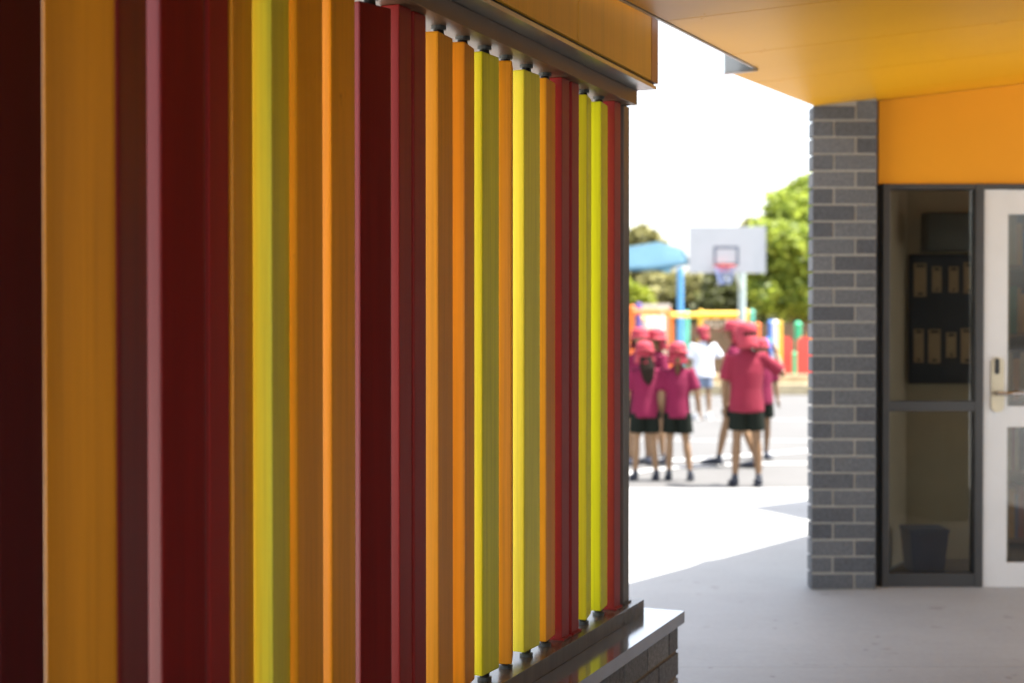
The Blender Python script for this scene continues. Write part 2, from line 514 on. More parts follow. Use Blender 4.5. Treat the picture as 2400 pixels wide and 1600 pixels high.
# soffit sheets laid side by side with open joints
bm = bmesh.new()
ys = [YB]
y = 4.65 - 0.8 * 8
while y < 7.3:
    if y > YB + 0.1: ys.append(y)
    y += 0.8
ys.append(7.395)
g = 0.0028
def ex(y):
    if y < 5.86: return edge_x(y)
    return 0.875 + (y - 5.84) * 0.459
for a, b_ in zip(ys, ys[1:]):
    segs = [(a, b_)] if not (a < 5.86 < b_) else [(a, 5.859), (5.8601, b_)]
    for (p, q) in segs:
        lo = p + (g if p == a else 0); hi = q - (g if q == b_ else 0)
        prism(bm, [(ex(lo), lo), (XF, lo), (XF, hi), (ex(hi), hi)], hs, lambda x, y: hs(x, y) + 0.010)
for yj in [4.65 + 0.8 * k for k in range(4)]:
    for k in range(9):
        xx = ex(yj) + 0.12 + k * 0.45
        if xx < 4.6:
            for dy_ in (-0.035, 0.035):
                zz = hs(xx, yj + dy_)
                tube(bm, [(xx, yj + dy_, zz - 0.0012), (xx, yj + dy_, zz + 0.002)], 0.0042, 10, mi=0)
link('soffit', bm, [M['soffit'], M['frame_dark']], bld)
bm = bmesh.new()
poly = [(edge_x(YB) - 0.01, YB), (XF, YB), (XF, 7.40), (XR, 7.40), (XR, 11.0), (4.60, 11.0), (2.92, 8.95), (1.62, 7.33), (0.885, 5.87), (edge_x(5.86), 5.86)]
prism(bm, poly, lambda x, y: hs(x, y) + 0.0105, lambda x, y: hs(x, y) + 0.09)
# unseen canopy added at the back corner, shaped to cast the small shade patch
prism(bm, [(2.84, 10.5), (3.38, 10.95), (4.57, 10.97), (3.70, 9.87), (3.14, 9.87), (3.02, 10.15)], 2.56, 2.60)
link('roof', bm, M['roofsheet'], bld)
bm = bmesh.new()
a, b_ = Vector((edge_x(YB), YB, 0)), Vector((edge_x(5.85), 5.85, 0))
d = (b_ - a).normalized(); nn = Vector((-d.y, d.x, 0))
q = [a + nn * 0.003, b_ + nn * 0.003, b_ + nn * 0.012, a + nn * 0.012]
prism(bm, [(v.x, v.y) for v in q], lambda x, y: hs(x, y) - 0.004, lambda x, y: hs(x, y) + 0.12)
a2, b2 = Vector((0.875, 5.845, 0)), Vector((0.985, 5.835, 0))
prism(bm, [(0.865, 5.80), (1.01, 5.85), (1.0, 5.858), (0.868, 5.858)], lambda x, y: hs(x, y) - 0.012, lambda x, y: hs(x, y) + 0.11)
link('edge_trim', bm, M['galv'], bld)

# brick pillar
PX0, PX1, PY = 1.540, 1.869, 7.29
bm = bmesh.new()
def hp(x, y): return hs(x, y) - 0.001
prism(bm, [(PX0 + 0.0008, PY + 0.006), (PX1 - 0.004, PY + 0.006), (PX1 - 0.004, PY + 0.225), (PX0 + 0.20, PY + 0.225)], 0, hp, mi=1)
zb = 0.012
k = 0
full, half, jt, crs = 0.205, 0.098, 0.0112, 0.0859
wdt = PX1 - PX0
fh = (wdt - jt) ; fw = fh * 0.675; hw = fh - fw
z = zb
while z < 2.48:
    h = crs - jt
    top = min(z + h, 2.4785)
    last = z + crs + 0.02 > 2.48
    if top - z > 0.01:
        lens = [(0, fw), (fw + jt, wdt)] if k % 2 == 0 else [(0, hw), (hw + jt, wdt)]
        for (p, q_) in lens:
            jx = random.uniform(-0.0005, 0.0005)
            boxx(bm, PX0 + p + jx, PX0 + q_ + jx, PY + random.uniform(0, 0.0025), PY + 0.11, z + random.uniform(-0.0008, 0.0008), (hs(PX0 + p, PY) - 0.0025) if last else top + random.uniform(-0.001, 0.001), bevel=0.003)
        for sx in (PX0 + 0.0008,):      # side bricks follow the splayed building line
            prism(bm, [(sx + 0.11, PY + 0.121), (sx + 0.21, PY + 0.121), (sx + 0.29, PY + 0.222), (sx + 0.198, PY + 0.222)], z + 0.0005, top - 0.0005)
    z += crs; k += 1
link('brick_pillar', bm, [M['brick'], M['mortar']], bld)

# front wall: orange band above the glazing, brick return at the right, added side wall out of view
WY = 7.40
m22 = WY / F
def gx(px): return (px - 1200) * m22
def gz(py): return CAMH + (755 - py) * m22
bm = bmesh.new()
prism(bm, [(gx(2057), WY - 0.012), (XR, WY - 0.012), (XR, WY + 0.12), (gx(2057), WY + 0.12)], gz(432.5) + 0.001, lambda x, y: hs(x, y) - 0.002)
link('orange_wall', bm, M['wall_orange'], bld)
bm = bmesh.new()
boxx(bm, gx(2054) + 0.0, gx(2065.6), WY + 0.02, WY + 0.12, 0.006, gz(432.5))
link('reveal', bm, M['charcoal'], bld)
bm = bmesh.new()
boxx(bm, 3.62, XR, WY + 0.007, WY + 0.12, 0.006, gz(432.5), mi=1)
brick_face(bm, (3.62, WY + 0.006, 0.0), (1, 0, 0), XR - 3.62, 0.012, gz(432.5) - 0.01, bev=0)
link('brick_wall', bm, [M['brick'], M['mortar']], bld)
bm = bmesh.new()  # unseen dark wall, added to block light from the slats' side faces
for a, b_ in (((2.95, 5.05), (1.42, 0.0)), ((1.42, -0.002), (1.42, -4.6))):
    a, b_ = Vector((*a, 0)), Vector((*b_, 0)); d = (b_ - a).normalized(); o_ = Vector((-d.y, d.x, 0))
    pts_ = [a + o_ * .004, b_ + o_ * .004, b_ + o_ * .22, a + o_ * .22]
    prism(bm, [(p_.x, p_.y) for p_ in pts_], 0.006, 2.60, mi=1)
    brick_face(bm, (a.x, a.y, 0.0), d, (b_ - a).length, 0.012, 2.60, mod=0.24, bev=0)
link('added_side_wall', bm, [M['brick_dark'], M['mortar_dark']], bld)

# glazed sidelight
def frame_bars(bm, x0, x1, z0, z1, bars, y0, y1, bevel=0.002):
    for (a, b_, c, d_) in bars: boxx(bm, a, b_, y0, y1, c, d_, bevel=bevel)
win = thing('sidelight_window', None, None, (gx(2182), WY, 0)); win.parent = bld; win.matrix_parent_inverse = world_of(bld).inverted()
win.name = 'window'
bm = bmesh.new()
xl, xgl, xgr, xm = gx(2065.6), gx(2082), gx(2282), gx(2301.5)
zt, zgt, zg1, zg2, zg3 = gz(432.5), gz(445), gz(939), gz(962.6), gz(1342.5)
boxx(bm, xl, xgl, WY - 0.03, WY + 0.06, 0.006, zt, bevel=0.003)
boxx(bm, xgr, xm, WY - 0.031, WY + 0.06, 0.006, zt, bevel=0.003)
boxx(bm, xgl - 0.001, xgr + 0.001, WY - 0.028, WY + 0.058, zgt, zt - 0.001, bevel=0.002)
boxx(bm, xgl - 0.001, xgr + 0.001, WY - 0.028, WY + 0.058, zg2, zg1, bevel=0.002)
boxx(bm, xgl - 0.001, xgr + 0.001, WY - 0.028, WY + 0.058, 0.007, zg3, bevel=0.002)
boxx(bm, xm + 0.001, 3.62, WY - 0.0305, WY + 0.059, gz(443.5), zt - 0.0005, bevel=0.002)
boxx(bm, 3.56, 3.6195, WY - 0.030, WY + 0.0595, 0.0065, gz(443.5) - 0.001, bevel=0.002)
link('frame', bm, M['frame_dark'], win)
for a, b_ in ((zg1, zgt), (zg3, zg2)):
    bm = bmesh.new(); boxx(bm, xgl, xgr, WY + 0.004, WY + 0.010, a, b_)
    link('pane', bm, M['glass'], win)

# door leaf
dr = thing('door', None, None, (gx(2500), WY, 0)); dr.parent = bld; dr.matrix_parent_inverse = world_of(bld).inverted()
xd0, xd1 = gx(2302.5), 3.555
st = gx(2359) - xd0
z0d, z1d = gz(1376.5), gz(445)
bm = bmesh.new()
boxx(bm, xd0, xd0 + st, WY - 0.018, WY + 0.026, z0d, z1d, bevel=0.003)
boxx(bm, xd1 - st, xd1, WY - 0.018, WY + 0.026, z0d, z1d, bevel=0.003)
boxx(bm, xd0 + st - .001, xd1 - st + .001, WY - 0.016, WY + 0.024, gz(503), z1d - 0.001, bevel=0.003)
boxx(bm, xd0 + st - .001, xd1 - st + .001, WY - 0.016, WY + 0.024, gz(1000), gz(951), bevel=0.003)
boxx(bm, xd0 + st - .001, xd1 - st + .001, WY - 0.016, WY + 0.024, z0d + 0.001, gz(1318), bevel=0.003)
link('door_leaf', bm, M['door'], dr)
for a, b_ in ((gz(951), gz(503)), (gz(1318), gz(1000))):
    bm = bmesh.new(); boxx(bm, xd0 + st, xd1 - st, WY + 0.004, WY + 0.010, a, b_)
    link('pane', bm, M['glass'], dr)
# escutcheon plate with rounded ends
bm = bmesh.new()
def pill(bm, cx, z0, z1, r, y0, y1, mi=0, seg=20):
    pts = []
    for i in range(seg + 1):
        t = math.pi * i / seg; pts.append((cx + r * math.cos(t), z1 - r + r * math.sin(t)))
    for i in range(seg + 1):
        t = math.pi + math.pi * i / seg; pts.append((cx + r * math.cos(t), z0 + r + r * math.sin(t)))
    a = [bm.verts.new((x, y0, z)) for x, z in pts]; b = [bm.verts.new((x, y1, z)) for x, z in pts]
    fs = [bm.faces.new(a), bm.faces.new(b[::-1])]
    n = len(pts)
    for i in range(n): fs.append(bm.faces.new((a[i], b[i], b[(i + 1) % n], a[(i + 1) % n])))
    for f in fs: f.material_index = mi
    bmesh.ops.recalc_face_normals(bm, faces=fs)
pill(bm, gx(2334.5), gz(965), gz(836), 0.033, WY - 0.030, WY - 0.0182)
link('lock_plate', bm, M['brass'], dr)
bm = bmesh.new(); pill(bm, gx(2332.5), gz(876.5), gz(839), 0.0125, WY - 0.033, WY - 0.0302)
link('card_reader', bm, M['rubber'], dr)
bm = bmesh.new()
hz = gz(920.5)
tube(bm, [(gx(2332), WY - 0.03, hz), (gx(2332), WY - 0.075, hz)], 0.011, 14)
tube(bm, [(gx(2328), WY - 0.075, hz), (gx(2360), WY - 0.077, hz), (gx(2396), WY - 0.072, hz), (gx(2398), WY - 0.045, hz)], [0.009, 0.009, 0.0085, 0.008], 14)
link('handle', bm, M['steel'], dr)

# the room behind the glass
bm = bmesh.new()
RX1, RY1 = XR, 10.2
prism(bm, [(1.93, WY + 0.125), (3.9, WY + 0.125), (6.5, WY + 0.125), (6.5, RY1), (4.0, RY1), (2.9, 8.85), (2.86, 8.2), (2.32, 8.2)], 0.0062, 0.02, mi=1)
def wallseg(bm, a, b, t, z0, z1):
    a, b = Vector((*a, 0)), Vector((*b, 0)); d = (b - a).normalized(); q = Vector((-d.y, d.x, 0)) * t
    prism(bm, [(a.x, a.y), (b.x, b.y), ((b + q).x, (b + q).y), ((a + q).x, (a + q).y)], z0, z1)
wallseg(bm, (1.90, WY + 0.122), (2.262, 8.148), 0.07, 0.0205, 2.53)
wallseg(bm, (2.25, 8.15), (2.85, 8.15), 0.08, 0.0205, 2.54)
wallseg(bm, (2.851, 8.15), (2.90, 8.84), 0.06, 0.0205, 2.535)
wallseg(bm, (2.901, 8.85), (4.0, 10.2), 0.08, 0.0205, 2.53)
wallseg(bm, (4.001, 10.2), (6.5, 10.2), 0.08, 0.0205, 0.9)
wallseg(bm, (4.001, 10.2), (6.5, 10.2), 0.08, 2.1, 2.54)  # band between these two strips left open, added to light the room
prism(bm, [(1.93, WY + 0.125), (6.5, WY + 0.125), (6.5, RY1), (4.0, RY1), (2.9, 8.8), (2.86, 8.1), (2.26, 8.1)], 2.45, 2.48)
link('room', bm, [M['cream'], M['carpet']], bld)

# display board on the partition inside
BY = 8.146
kk = BY / F
def ix(px): return (px - 1200) * kk
def iz(py): return CAMH + (755 - py) * kk
board = thing('display_board', 'navy display board with tan cards seen through the sidelight glass', 'board', (ix(2204), BY, iz(900)))
bm = bmesh.new(); boxx(bm, ix(2128), ix(2283), BY - 0.05, BY - 0.001, iz(898), iz(597), bevel=0.004)
link('back_panel', bm, M['navy'], board)
def rp(x, y): return 1880 + x / 2.613, 400 + y / 2.613
for (x0, y0, x1, y1) in ((668, 570, 742, 772), (778, 590, 834, 746), (880, 590, 937, 746), (970, 565, 1030, 752),
                         (668, 970, 727, 1172), (757, 970, 829, 1176), (865, 990, 925, 1142), (955, 965, 1027, 1176)):
    a, b_ = rp(x0, y0); c, d_ = rp(x1, y1)
    bm = bmesh.new()
    boxx(bm, ix(a), ix(c), BY - 0.056, BY - 0.0505, iz(d_), iz(b_), mi=0)
    boxx(bm, ix(a + 4), ix(c - 4), BY - 0.0575, BY - 0.0562, iz(b_ + 9), iz(b_ + 3), mi=1)
    boxx(bm, ix(a + 8), ix(c - 8), BY - 0.0575, BY - 0.0562, iz(d_ - 4), iz(d_ - 9), mi=1)
    link('card', bm, [M['card'], M['print']], board)
cab = thing('wall_cupboard', 'grey wall cupboard above the navy board inside the room', 'cupboard', (ix(2215), BY - 0.1, iz(596)))
bm = bmesh.new(); boxx(bm, ix(2151), ix(2290), BY - 0.16, BY - 0.052, iz(592), iz(503), bevel=0.004)
cg = plain('grey green laminate', (0.10, 0.105, 0.095), 0.4)
link('carcass', bm, cg, cab)
bm = bmesh.new(); boxx(bm, ix(2153), ix(2288), BY - 0.178, BY - 0.161, iz(590), iz(505), bevel=0.002)
link('cupboard_door', bm, cg, cab)
tub = thing('storage_tub', 'blue plastic tub on the floor behind the lower pane', 'tub', (2.25, 7.86, 0.02))
bm = bmesh.new()
def frustum(bm, c, w0, d0, w1, d1, z0, z1, mi=0):
    a = [bm.verts.new((c[0] + sx * w0 / 2, c[1] + sy * d0 / 2, z0)) for sx, sy in ((-1, -1), (1, -1), (1, 1), (-1, 1))]
    b = [bm.verts.new((c[0] + sx * w1 / 2, c[1] + sy * d1 / 2, z1)) for sx, sy in ((-1, -1), (1, -1), (1, 1), (-1, 1))]
    fs = [bm.faces.new(a[::-1]), bm.faces.new(b)]
    for i in range(4): fs.append(bm.faces.new((a[i], a[(i + 1) % 4], b[(i + 1) % 4], b[i])))
    for f in fs: f.material_index = mi
frustum(bm, (2.265, 7.80), 0.17, 0.17, 0.21, 0.20, 0.021, 0.24)
boxx(bm, 2.155, 2.375, 7.695, 7.905, 0.241, 0.256, bevel=0.004)
link('tub_body', bm, M['tub_blue'], tub)

bc = thing('bookcase', 'brown timber bookcase with books seen through the door glass', 'bookcase', (3.45, 8.75, 0.02))
wood_b = plain('brown laminate', (0.20, 0.10, 0.045), 0.5)
bm = bmesh.new()
boxx(bm, 2.92, 4.3, 8.79, 8.81, 0.021, 2.1)
for xx in (2.92, 3.37, 3.84, 4.28): boxx(bm, xx, xx + 0.02, 8.50, 8.789, 0.021, 2.1)
for zz in (0.06, 0.47, 0.88, 1.29, 1.70, 2.08):
    for xx in (2.941, 3.391, 3.861): boxx(bm, xx, xx + 0.418, 8.505, 8.788, zz, zz + 0.02)
link('carcass', bm, wood_b, bc)
rb_ = random.Random(5)
bk = [plain('book cover %d' % i, c, 0.6) for i, c in enumerate(((0.30, 0.05, 0.03), (0.05, 0.10, 0.22), (0.45, 0.36, 0.2), (0.08, 0.2, 0.12), (0.5, 0.25, 0.04), (0.03, 0.03, 0.035)))]
for zz in (0.08, 0.49, 0.90, 1.31, 1.72):
    bm = bmesh.new()
    for xx in (2.941, 3.391, 3.861):
        x = xx + 0.004
        while x < xx + 0.33:
            t_ = rb_.uniform(0.015, 0.05); h_ = rb_.uniform(0.2, 0.33)
            boxx(bm, x, x + t_, 8.56, 8.75, zz + 0.0005, zz + h_, mi=rb_.randrange(6)); x += t_ + 0.002
    link('book_row', bm, bk, bc)

# ================================================================== BASKETBALL HOOP
hoop_c = {'white': plain('white backboard paint', (0.46, 0.47, 0.48), 0.5, var=0.03),
          'grey': plain('grey target lines', (0.11, 0.13, 0.17), 0.6),
          'orange': plain('orange ring paint', (0.55, 0.06, 0.015), 0.45),
          'post': plain('pale green grey post paint', (0.42, 0.50, 0.48), 0.5)}
HY = 26.0
hoop = thing('basketball_hoop', 'white basketball backboard with orange ring on a pale green post', 'hoop', W(1753, 930, HY) * 1.0)
hoop.location = (W(1753, 930, HY).x, HY + 0.75, 0)
bx0, bx1 = W(1616, 0, HY).x, W(1793, 0, HY).x
bz0, bz1 = W(0, 640, HY).z, W(0, 531, HY).z
bm = bmesh.new(); boxx(bm, bx0, bx1, HY, HY + 0.03, bz0, bz1, bevel=0.004)
boxx(bm, bx0 - 0.012, bx0 - 0.0005, HY - 0.008, HY + 0.04, bz0 - 0.012, bz1 + 0.012)
boxx(bm, bx1 + 0.0005, bx1 + 0.012, HY - 0.008, HY + 0.04, bz0 - 0.012, bz1 + 0.012)
link('backboard', bm, hoop_c['white'], hoop)
bm = bmesh.new()
tx0, tx1, tz0, tz1 = W(1672, 0, HY).x, W(1731, 0, HY).x, W(0, 622, HY).z, W(0, 577, HY).z
t = 0.045
boxx(bm, tx0, tx1, HY - 0.004, HY - 0.0005, tz1 - t, tz1)
boxx(bm, tx0, tx1, HY - 0.004, HY - 0.0005, tz0, tz0 + t)
boxx(bm, tx0, tx0 + t, HY - 0.0041, HY - 0.0006, tz0 + t + .001, tz1 - t - .001)
boxx(bm, tx1 - t, tx1, HY - 0.0041, HY - 0.0006, tz0 + t + .001, tz1 - t - .001)
link('target_square', bm, hoop_c['grey'], hoop)
rx, rz = W(1693, 0, HY).x, W(0, 625, HY).z
bm = bmesh.new()
ring = [(rx + 0.19 * math.cos(a), HY - 0.28 + 0.19 * math.sin(a), rz) for a in [2 * math.pi * i / 28 for i in range(29)]]
tube(bm, ring, 0.014, 8, flat=(0, 0, 1), cap=False)
boxx(bm, rx - 0.09, rx + 0.09, HY - 0.10, HY - 0.0045, rz - 0.09, rz + 0.015)
tube(bm, [(rx - 0.07, HY - 0.02, rz - 0.08), (rx - 0.12, HY - 0.14, rz - 0.012)], 0.011, 8)
tube(bm, [(rx + 0.07, HY - 0.02, rz - 0.08), (rx + 0.12, HY - 0.14, rz - 0.012)], 0.011, 8)
link('ring', bm, hoop_c['orange'], hoop)
bm = bmesh.new()
for i in range(12):
    for sgn in (1, -1):
        pts = []
        for j in range(7):
            a = 2 * math.pi * (i + sgn * j * 0.5) / 12
            rr = 0.185 * (1 - 0.075 * j)
            pts.append((rx + rr * math.cos(a), HY - 0.28 + rr * math.sin(a), rz - 0.055 * j))
        tube(bm, pts, 0.004 if True else 0, 5)
link('net', bm, [plain('white and blue net cord', (0.22, 0.28, 0.50), 0.8)], hoop)
bm = bmesh.new()
pc = Vector((W(1754, 0, HY).x, HY + 0.75, 0))
tube(bm, [(pc.x, pc.y, 0), (pc.x, pc.y, bz1 - 0.35)], 0.07, 16)
link('post', bm, hoop_c['post'], hoop)
bm = bmesh.new()
tube(bm, [(pc.x, pc.y, bz0 + 0.15), (rx + 0.15, HY + 0.05, bz0 + 0.2)], 0.035, 10)
tube(bm, [(pc.x, pc.y, bz0 - 0.30), (rx + 0.22, HY + 0.05, bz0 + 0.05)], 0.035, 10)
boxx(bm, rx - 0.25, rx + 0.3, HY + 0.031, HY + 0.06, bz0 + 0.1, bz0 + 0.5)
link('arm', bm, hoop_c['post'], hoop)

# ================================================================== PLAYGROUND
def pm(name, c, r=0.45): return plain(name, c, r, var=0.06)
PM = {'orange': pm('orange play paint', (0.75, 0.16, 0.02)), 'purple': pm('purple play paint', (0.12, 0.07, 0.30)),
      'yellow': pm('yellow play paint', (0.75, 0.47, 0.04)), 'green': pm('green play paint', (0.03, 0.42, 0.20)),
      'teal': pm('teal play paint', (0.10, 0.45, 0.36)), 'blue': pm('blue play paint', (0.05, 0.20, 0.62)),
      'white': pm('white play plastic', (0.75, 0.75, 0.72)), 'redp': pm('red play panel', (0.70, 0.075, 0.06)),
      'lblue': pm('light blue post paint', (0.08, 0.30, 0.62)), 'ringc': pm('pale ring plastic', (0.55, 0.5, 0.42))}
def post_bm(px, pt, pb, z, r=0.06, capr=None):
    bm = bmesh.new()
    a, b_ = W(px, pt, z), W(px, pb, z)
    b_.z = max(0.02, b_.z)
    tube(bm, [b_, a], r, 12)
    if capr: blob(bm, a, capr, 2)
    return bm
PY_ = 30.0
def gpy(z): return 755 + F * CAMH / z
cf = thing('climbing_frame', 'colourful climbing frame with orange and purple posts left of the blue shade post', 'play equipment', (3.0, PY_, 0.05))
for px, pt, c, r, z in ((1481, 722, 'orange', .055, 30), (1497, 716, 'purple', .06, 30.6), (1571, 742, 'orange', .05, 30), (1610, 735, 'teal', .06, 31), (1551, 730, 'white', .05, 31), (1524, 735, 'green', .035, 31)):
    link('post', post_bm(px, pt, gpy(z), z, r, r * 1.15), PM[c], cf)
for (xa, xb, y, c, z) in ((1481, 1572, 731, 'orange', 30), (1560, 1640, 738, 'yellow', 30.6), (1497, 1551, 746, 'yellow', 31)):
    bm = bmesh.new(); tube(bm, [W(xa, y, z), W(xb, y, z)], 0.055, 12, flat=(0, 0, 1))
    link('rail', bm, PM[c], cf)
bm = bmesh.new()
a, b_ = W(1512, 742, 30.8), W(1546, 768, 30.8)
boxx(bm, a.x, b_.x, 30.75, 30.85, b_.z, a.z, bevel=0.02)
link('roof_panel', bm, PM['white'], cf)
bm = bmesh.new()
p0, p1 = W(1500, 800, 30.7), W(1600, 815, 30.7)
boxx(bm, p0.x, p1.x, 30.2, 31.2, p1.z - 0.05, p1.z, bevel=0.01)
link('deck', bm, PM['white'], cf)

rb = thing('ring_trail', 'yellow overhead bar with hanging rings behind the basketball post', 'play equipment', (4.8, 31, 0.05))
bm = bmesh.new(); a, b_ = W(1640, 738, 31), W(1752, 738, 31)
tube(bm, [a, b_], 0.078, 14, flat=(0, 0, 1)); link('bar', bm, PM['yellow'], rb)
for px, c in ((1642, 'yellow'), (1750, 'yellow'), (1762, 'teal')):
    link('post', post_bm(px, 732, gpy(31), 31, .055, .065), PM[c], rb)
for px in (1655, 1678, 1704, 1730):
    bm = bmesh.new()
    c = W(px, 758, 31)
    tube(bm, [(c.x + 0.075 * math.cos(t_), 31, c.z + 0.075 * math.sin(t_)) for t_ in [2 * math.pi * i / 20 for i in range(21)]], 0.02, 8, flat=(0, 1, 0), cap=False)
    tube(bm, [(c.x, 31, c.z + 0.08), (c.x, 31, a.z - 0.05)], 0.008, 6)
    link('hanging_ring', bm, PM['ringc'], rb)

pp = thing('play_panels', 'red play panels between green, yellow and blue posts beside the pillar', 'play equipment', (6, 29.5, 0.05))
for px, pt, pb, c, r, z in ((1776, 763, 905, 'orange', .055, 29.5), (1806, 757, 905, 'blue', .05, 29.6), (1817, 757, 905, 'white', .055, 29.4), (1829, 757, 800, 'yellow', .04, 29.3),
                        (1870, 762, 795, 'green', .07, 29.8), (1862, 830, 905, 'green', .045, 29.2), (1899, 785, 905, 'yellow', .045, 29.7)):
    b2_ = gpy(z)
    link('post', post_bm(px, pt, b2_, z, r, r * 1.2), PM[c], pp)
for x0, x1 in ((1826, 1857), (1868, 1906)):
    bm = bmesh.new()
    a, b_ = W(x0, 797, 29.5), W(x1, 892, 29.5)
    boxx(bm, a.x, b_.x, 29.48, 29.53, b_.z, a.z, bevel=0.01)
    tube(bm, [((a.x + b_.x) / 2, 29.481, a.z), ((a.x + b_.x) / 2, 29.529, a.z)], [((b_.x - a.x) * 0.42, 0.08)] * 2, 20, flat=(1, 0, 0))
    link('panel', bm, PM['redp'], pp)
bm = bmesh.new(); blob(bm, W(1800, 812, 29.3), (0.1, 0.09, 0.19)); link('spinner', bm, PM['blue'], pp)

# edging timber and fence
ed = thing('edging_timber', 'long pale timber sleeper edging the mulch behind the court', 'edging', (4, 27.2, 0))
bm = bmesh.new()
x = -8
while x < 16:
    boxx(bm, x, x + 2.38, 27.05, 27.25, 0.002, 0.2 + random.uniform(0, 0.01), bevel=0.012); x += 2.4
link('sleeper', bm, M['timber'], ed)
bm = bmesh.new()
x = -8
while x < 16:
    boxx(bm, x + 0.5, x + 2.9, 28.35, 28.5, 0.02, 0.34, bevel=0.012); x += 2.4
link('back_sleeper', bm, M['timber'], ed)
fn = thing('paling_fence', 'brown timber paling fence under the trees behind the playground', 'fence', (4, 37, 0))
bm = bmesh.new()
x = -25
while x < 40:
    boxx(bm, x, x + 0.145, 37.0, 37.02, 0.02, 1.35 + random.uniform(-0.02, 0.02)); x += 0.152
link('paling', bm, M['fence'], fn)
bm = bmesh.new()
boxx(bm, -25, 40, 37.021, 37.08, 0.35, 0.44); boxx(bm, -25, 40, 37.021, 37.08, 1.05, 1.14)
link('rail', bm, M['fence'], fn)
hs_ = thing('shed', 'pale cream shed roof and wall glimpsed above the climbing frame', 'shed', (3.4, 36, 0))
bm = bmesh.new(); a = W(1508, 726, 35)
boxx(bm, a.x, W(1565, 0, 35).x, 35, 36.2, 0.02, W(0, 722, 35).z)
link('wall', bm, pm('cream shed wall', (0.5, 0.46, 0.38)), hs_)
bm = bmesh.new()
boxx(bm, a.x - 0.1, W(1570, 0, 35).x, 34.8, 36.4, W(0, 722, 35).z + 0.001, W(0, 712, 35).z)
link('roof', bm, pm('pale shed roof', (0.7, 0.66, 0.62)), hs_)

# blue shade canopy
SY = 34.0
sh = thing('shade_canopy', 'bright blue shade canopy on a blue post beside the backboard', 'shade canopy', (W(1594, 0, SY).x, SY, 0))
cv = pm('sky blue shade cloth', (0.13, 0.27, 0.37), 0.7)
_n, _b = cv.node_tree, cv.node_tree.nodes["Principled BSDF"]
tl = _n.nodes.new("ShaderNodeBsdfTranslucent"); tl.inputs[0].default_value = (0.16, 0.32, 0.42, 1)
ms = _n.nodes.new("ShaderNodeMixShader"); ms.inputs[0].default_value = 0.4
_n.links.new(_b.outputs[0], ms.inputs[1]); _n.links.new(tl.outputs[0], ms.inputs[2])
_n.links.new(ms.outputs[0], _n.nodes["Material Output"].inputs['Surface'])
bm = bmesh.new()
nx, ny = 26, 14
ridge_x = W(1561, 0, SY).x
xa, xb = W(1330, 0, SY).x, W(1618, 0, SY).x
def can(i, j):
    fx, fy = i / nx, j / ny
    x = xa + (xb - xa) * fx
    y = SY + 4.5 * fy
    # ridge peak at ridge_x running front to back; front edge hangs lower
    up = W(0, 573, SY).z
    pk = W(0, 553, SY).z
    dist = abs(x - ridge_x)
    slope = 0.22 if x < ridge_x else 0.36
    top = pk - dist * slope * (1 if x > ridge_x else 0.93)
    low = W(0, 636, SY).z + (x - W(1474, 0, SY).x) * 0.11
    z = low + (top - low) * math.sin(min(1, fy / 0.45) * math.pi / 2)
    z -= 0.10 * math.sin(math.pi * fx * 2.0) ** 2 * (1 - fy) * 0.5
    if fy > 0.45: z -= (fy - 0.45) * 1.0
    return (x, y, z)
gv = [[bm.verts.new(can(i, j)) for j in range(ny + 1)] for i in range(nx + 1)]
for i in range(nx):
    for j in range(ny): bm.faces.new((gv[i][j], gv[i + 1][j], gv[i + 1][j + 1], gv[i][j + 1]))
ext = bmesh.ops.solidify(bm, geom=bm.faces[:], thickness=0.01)
link('canopy', bm, cv, sh, smooth=True)
for px, z in ((1594, SY), (1340, SY), (1340, SY + 4.3)):
    bm = bmesh.new(); x = (px - 1200) * SY / F
    tube(bm, [(x, z, 0.02), (x, z, W(0, 628, SY).z if z == SY else 2.4)], 0.075, 14)
    link('post', bm, PM['lblue'], sh)

# ================================================================== TREES
def leafmat(name, c, c2, trans=0.45):
    m, nt, b = newmat(name)
    gi = nt.nodes.new("ShaderNodeNewGeometry")
    cr = ramp(nt, gi.outputs['Random Per Island'], [(0.0, c), (0.6, c2), (1.0, shade(c2, 1.5))])
    nt.links.new(cr, b.inputs['Base Color'])
    b.inputs['Roughness'].default_value = 0.5
    tl = nt.nodes.new("ShaderNodeBsdfTranslucent"); nt.links.new(cr, tl.inputs[0])
    ms = nt.nodes.new("ShaderNodeMixShader"); ms.inputs[0].default_value = trans
    nt.links.new(b.outputs[0], ms.inputs[1]); nt.links.new(tl.outputs[0], ms.inputs[2])
    nt.links.new(ms.outputs[0], nt.nodes["Material Output"].inputs['Surface'])
    return m
LM = {'lime': leafmat('lime green leaves', (0.10, 0.16, 0.018), (0.31, 0.37, 0.055)),
      'olive': leafmat('olive leaves', (0.13, 0.13, 0.045), (0.30, 0.28, 0.11), 0.35),
      'dark': leafmat('dark green leaves', (0.045, 0.058, 0.018), (0.11, 0.12, 0.04), 0.3),
      'yel': leafmat('yellow green leaves', (0.16, 0.22, 0.015), (0.30, 0.34, 0.035))}
bark = plain('grey brown bark', (0.12, 0.10, 0.08), 0.9, var=0.3)
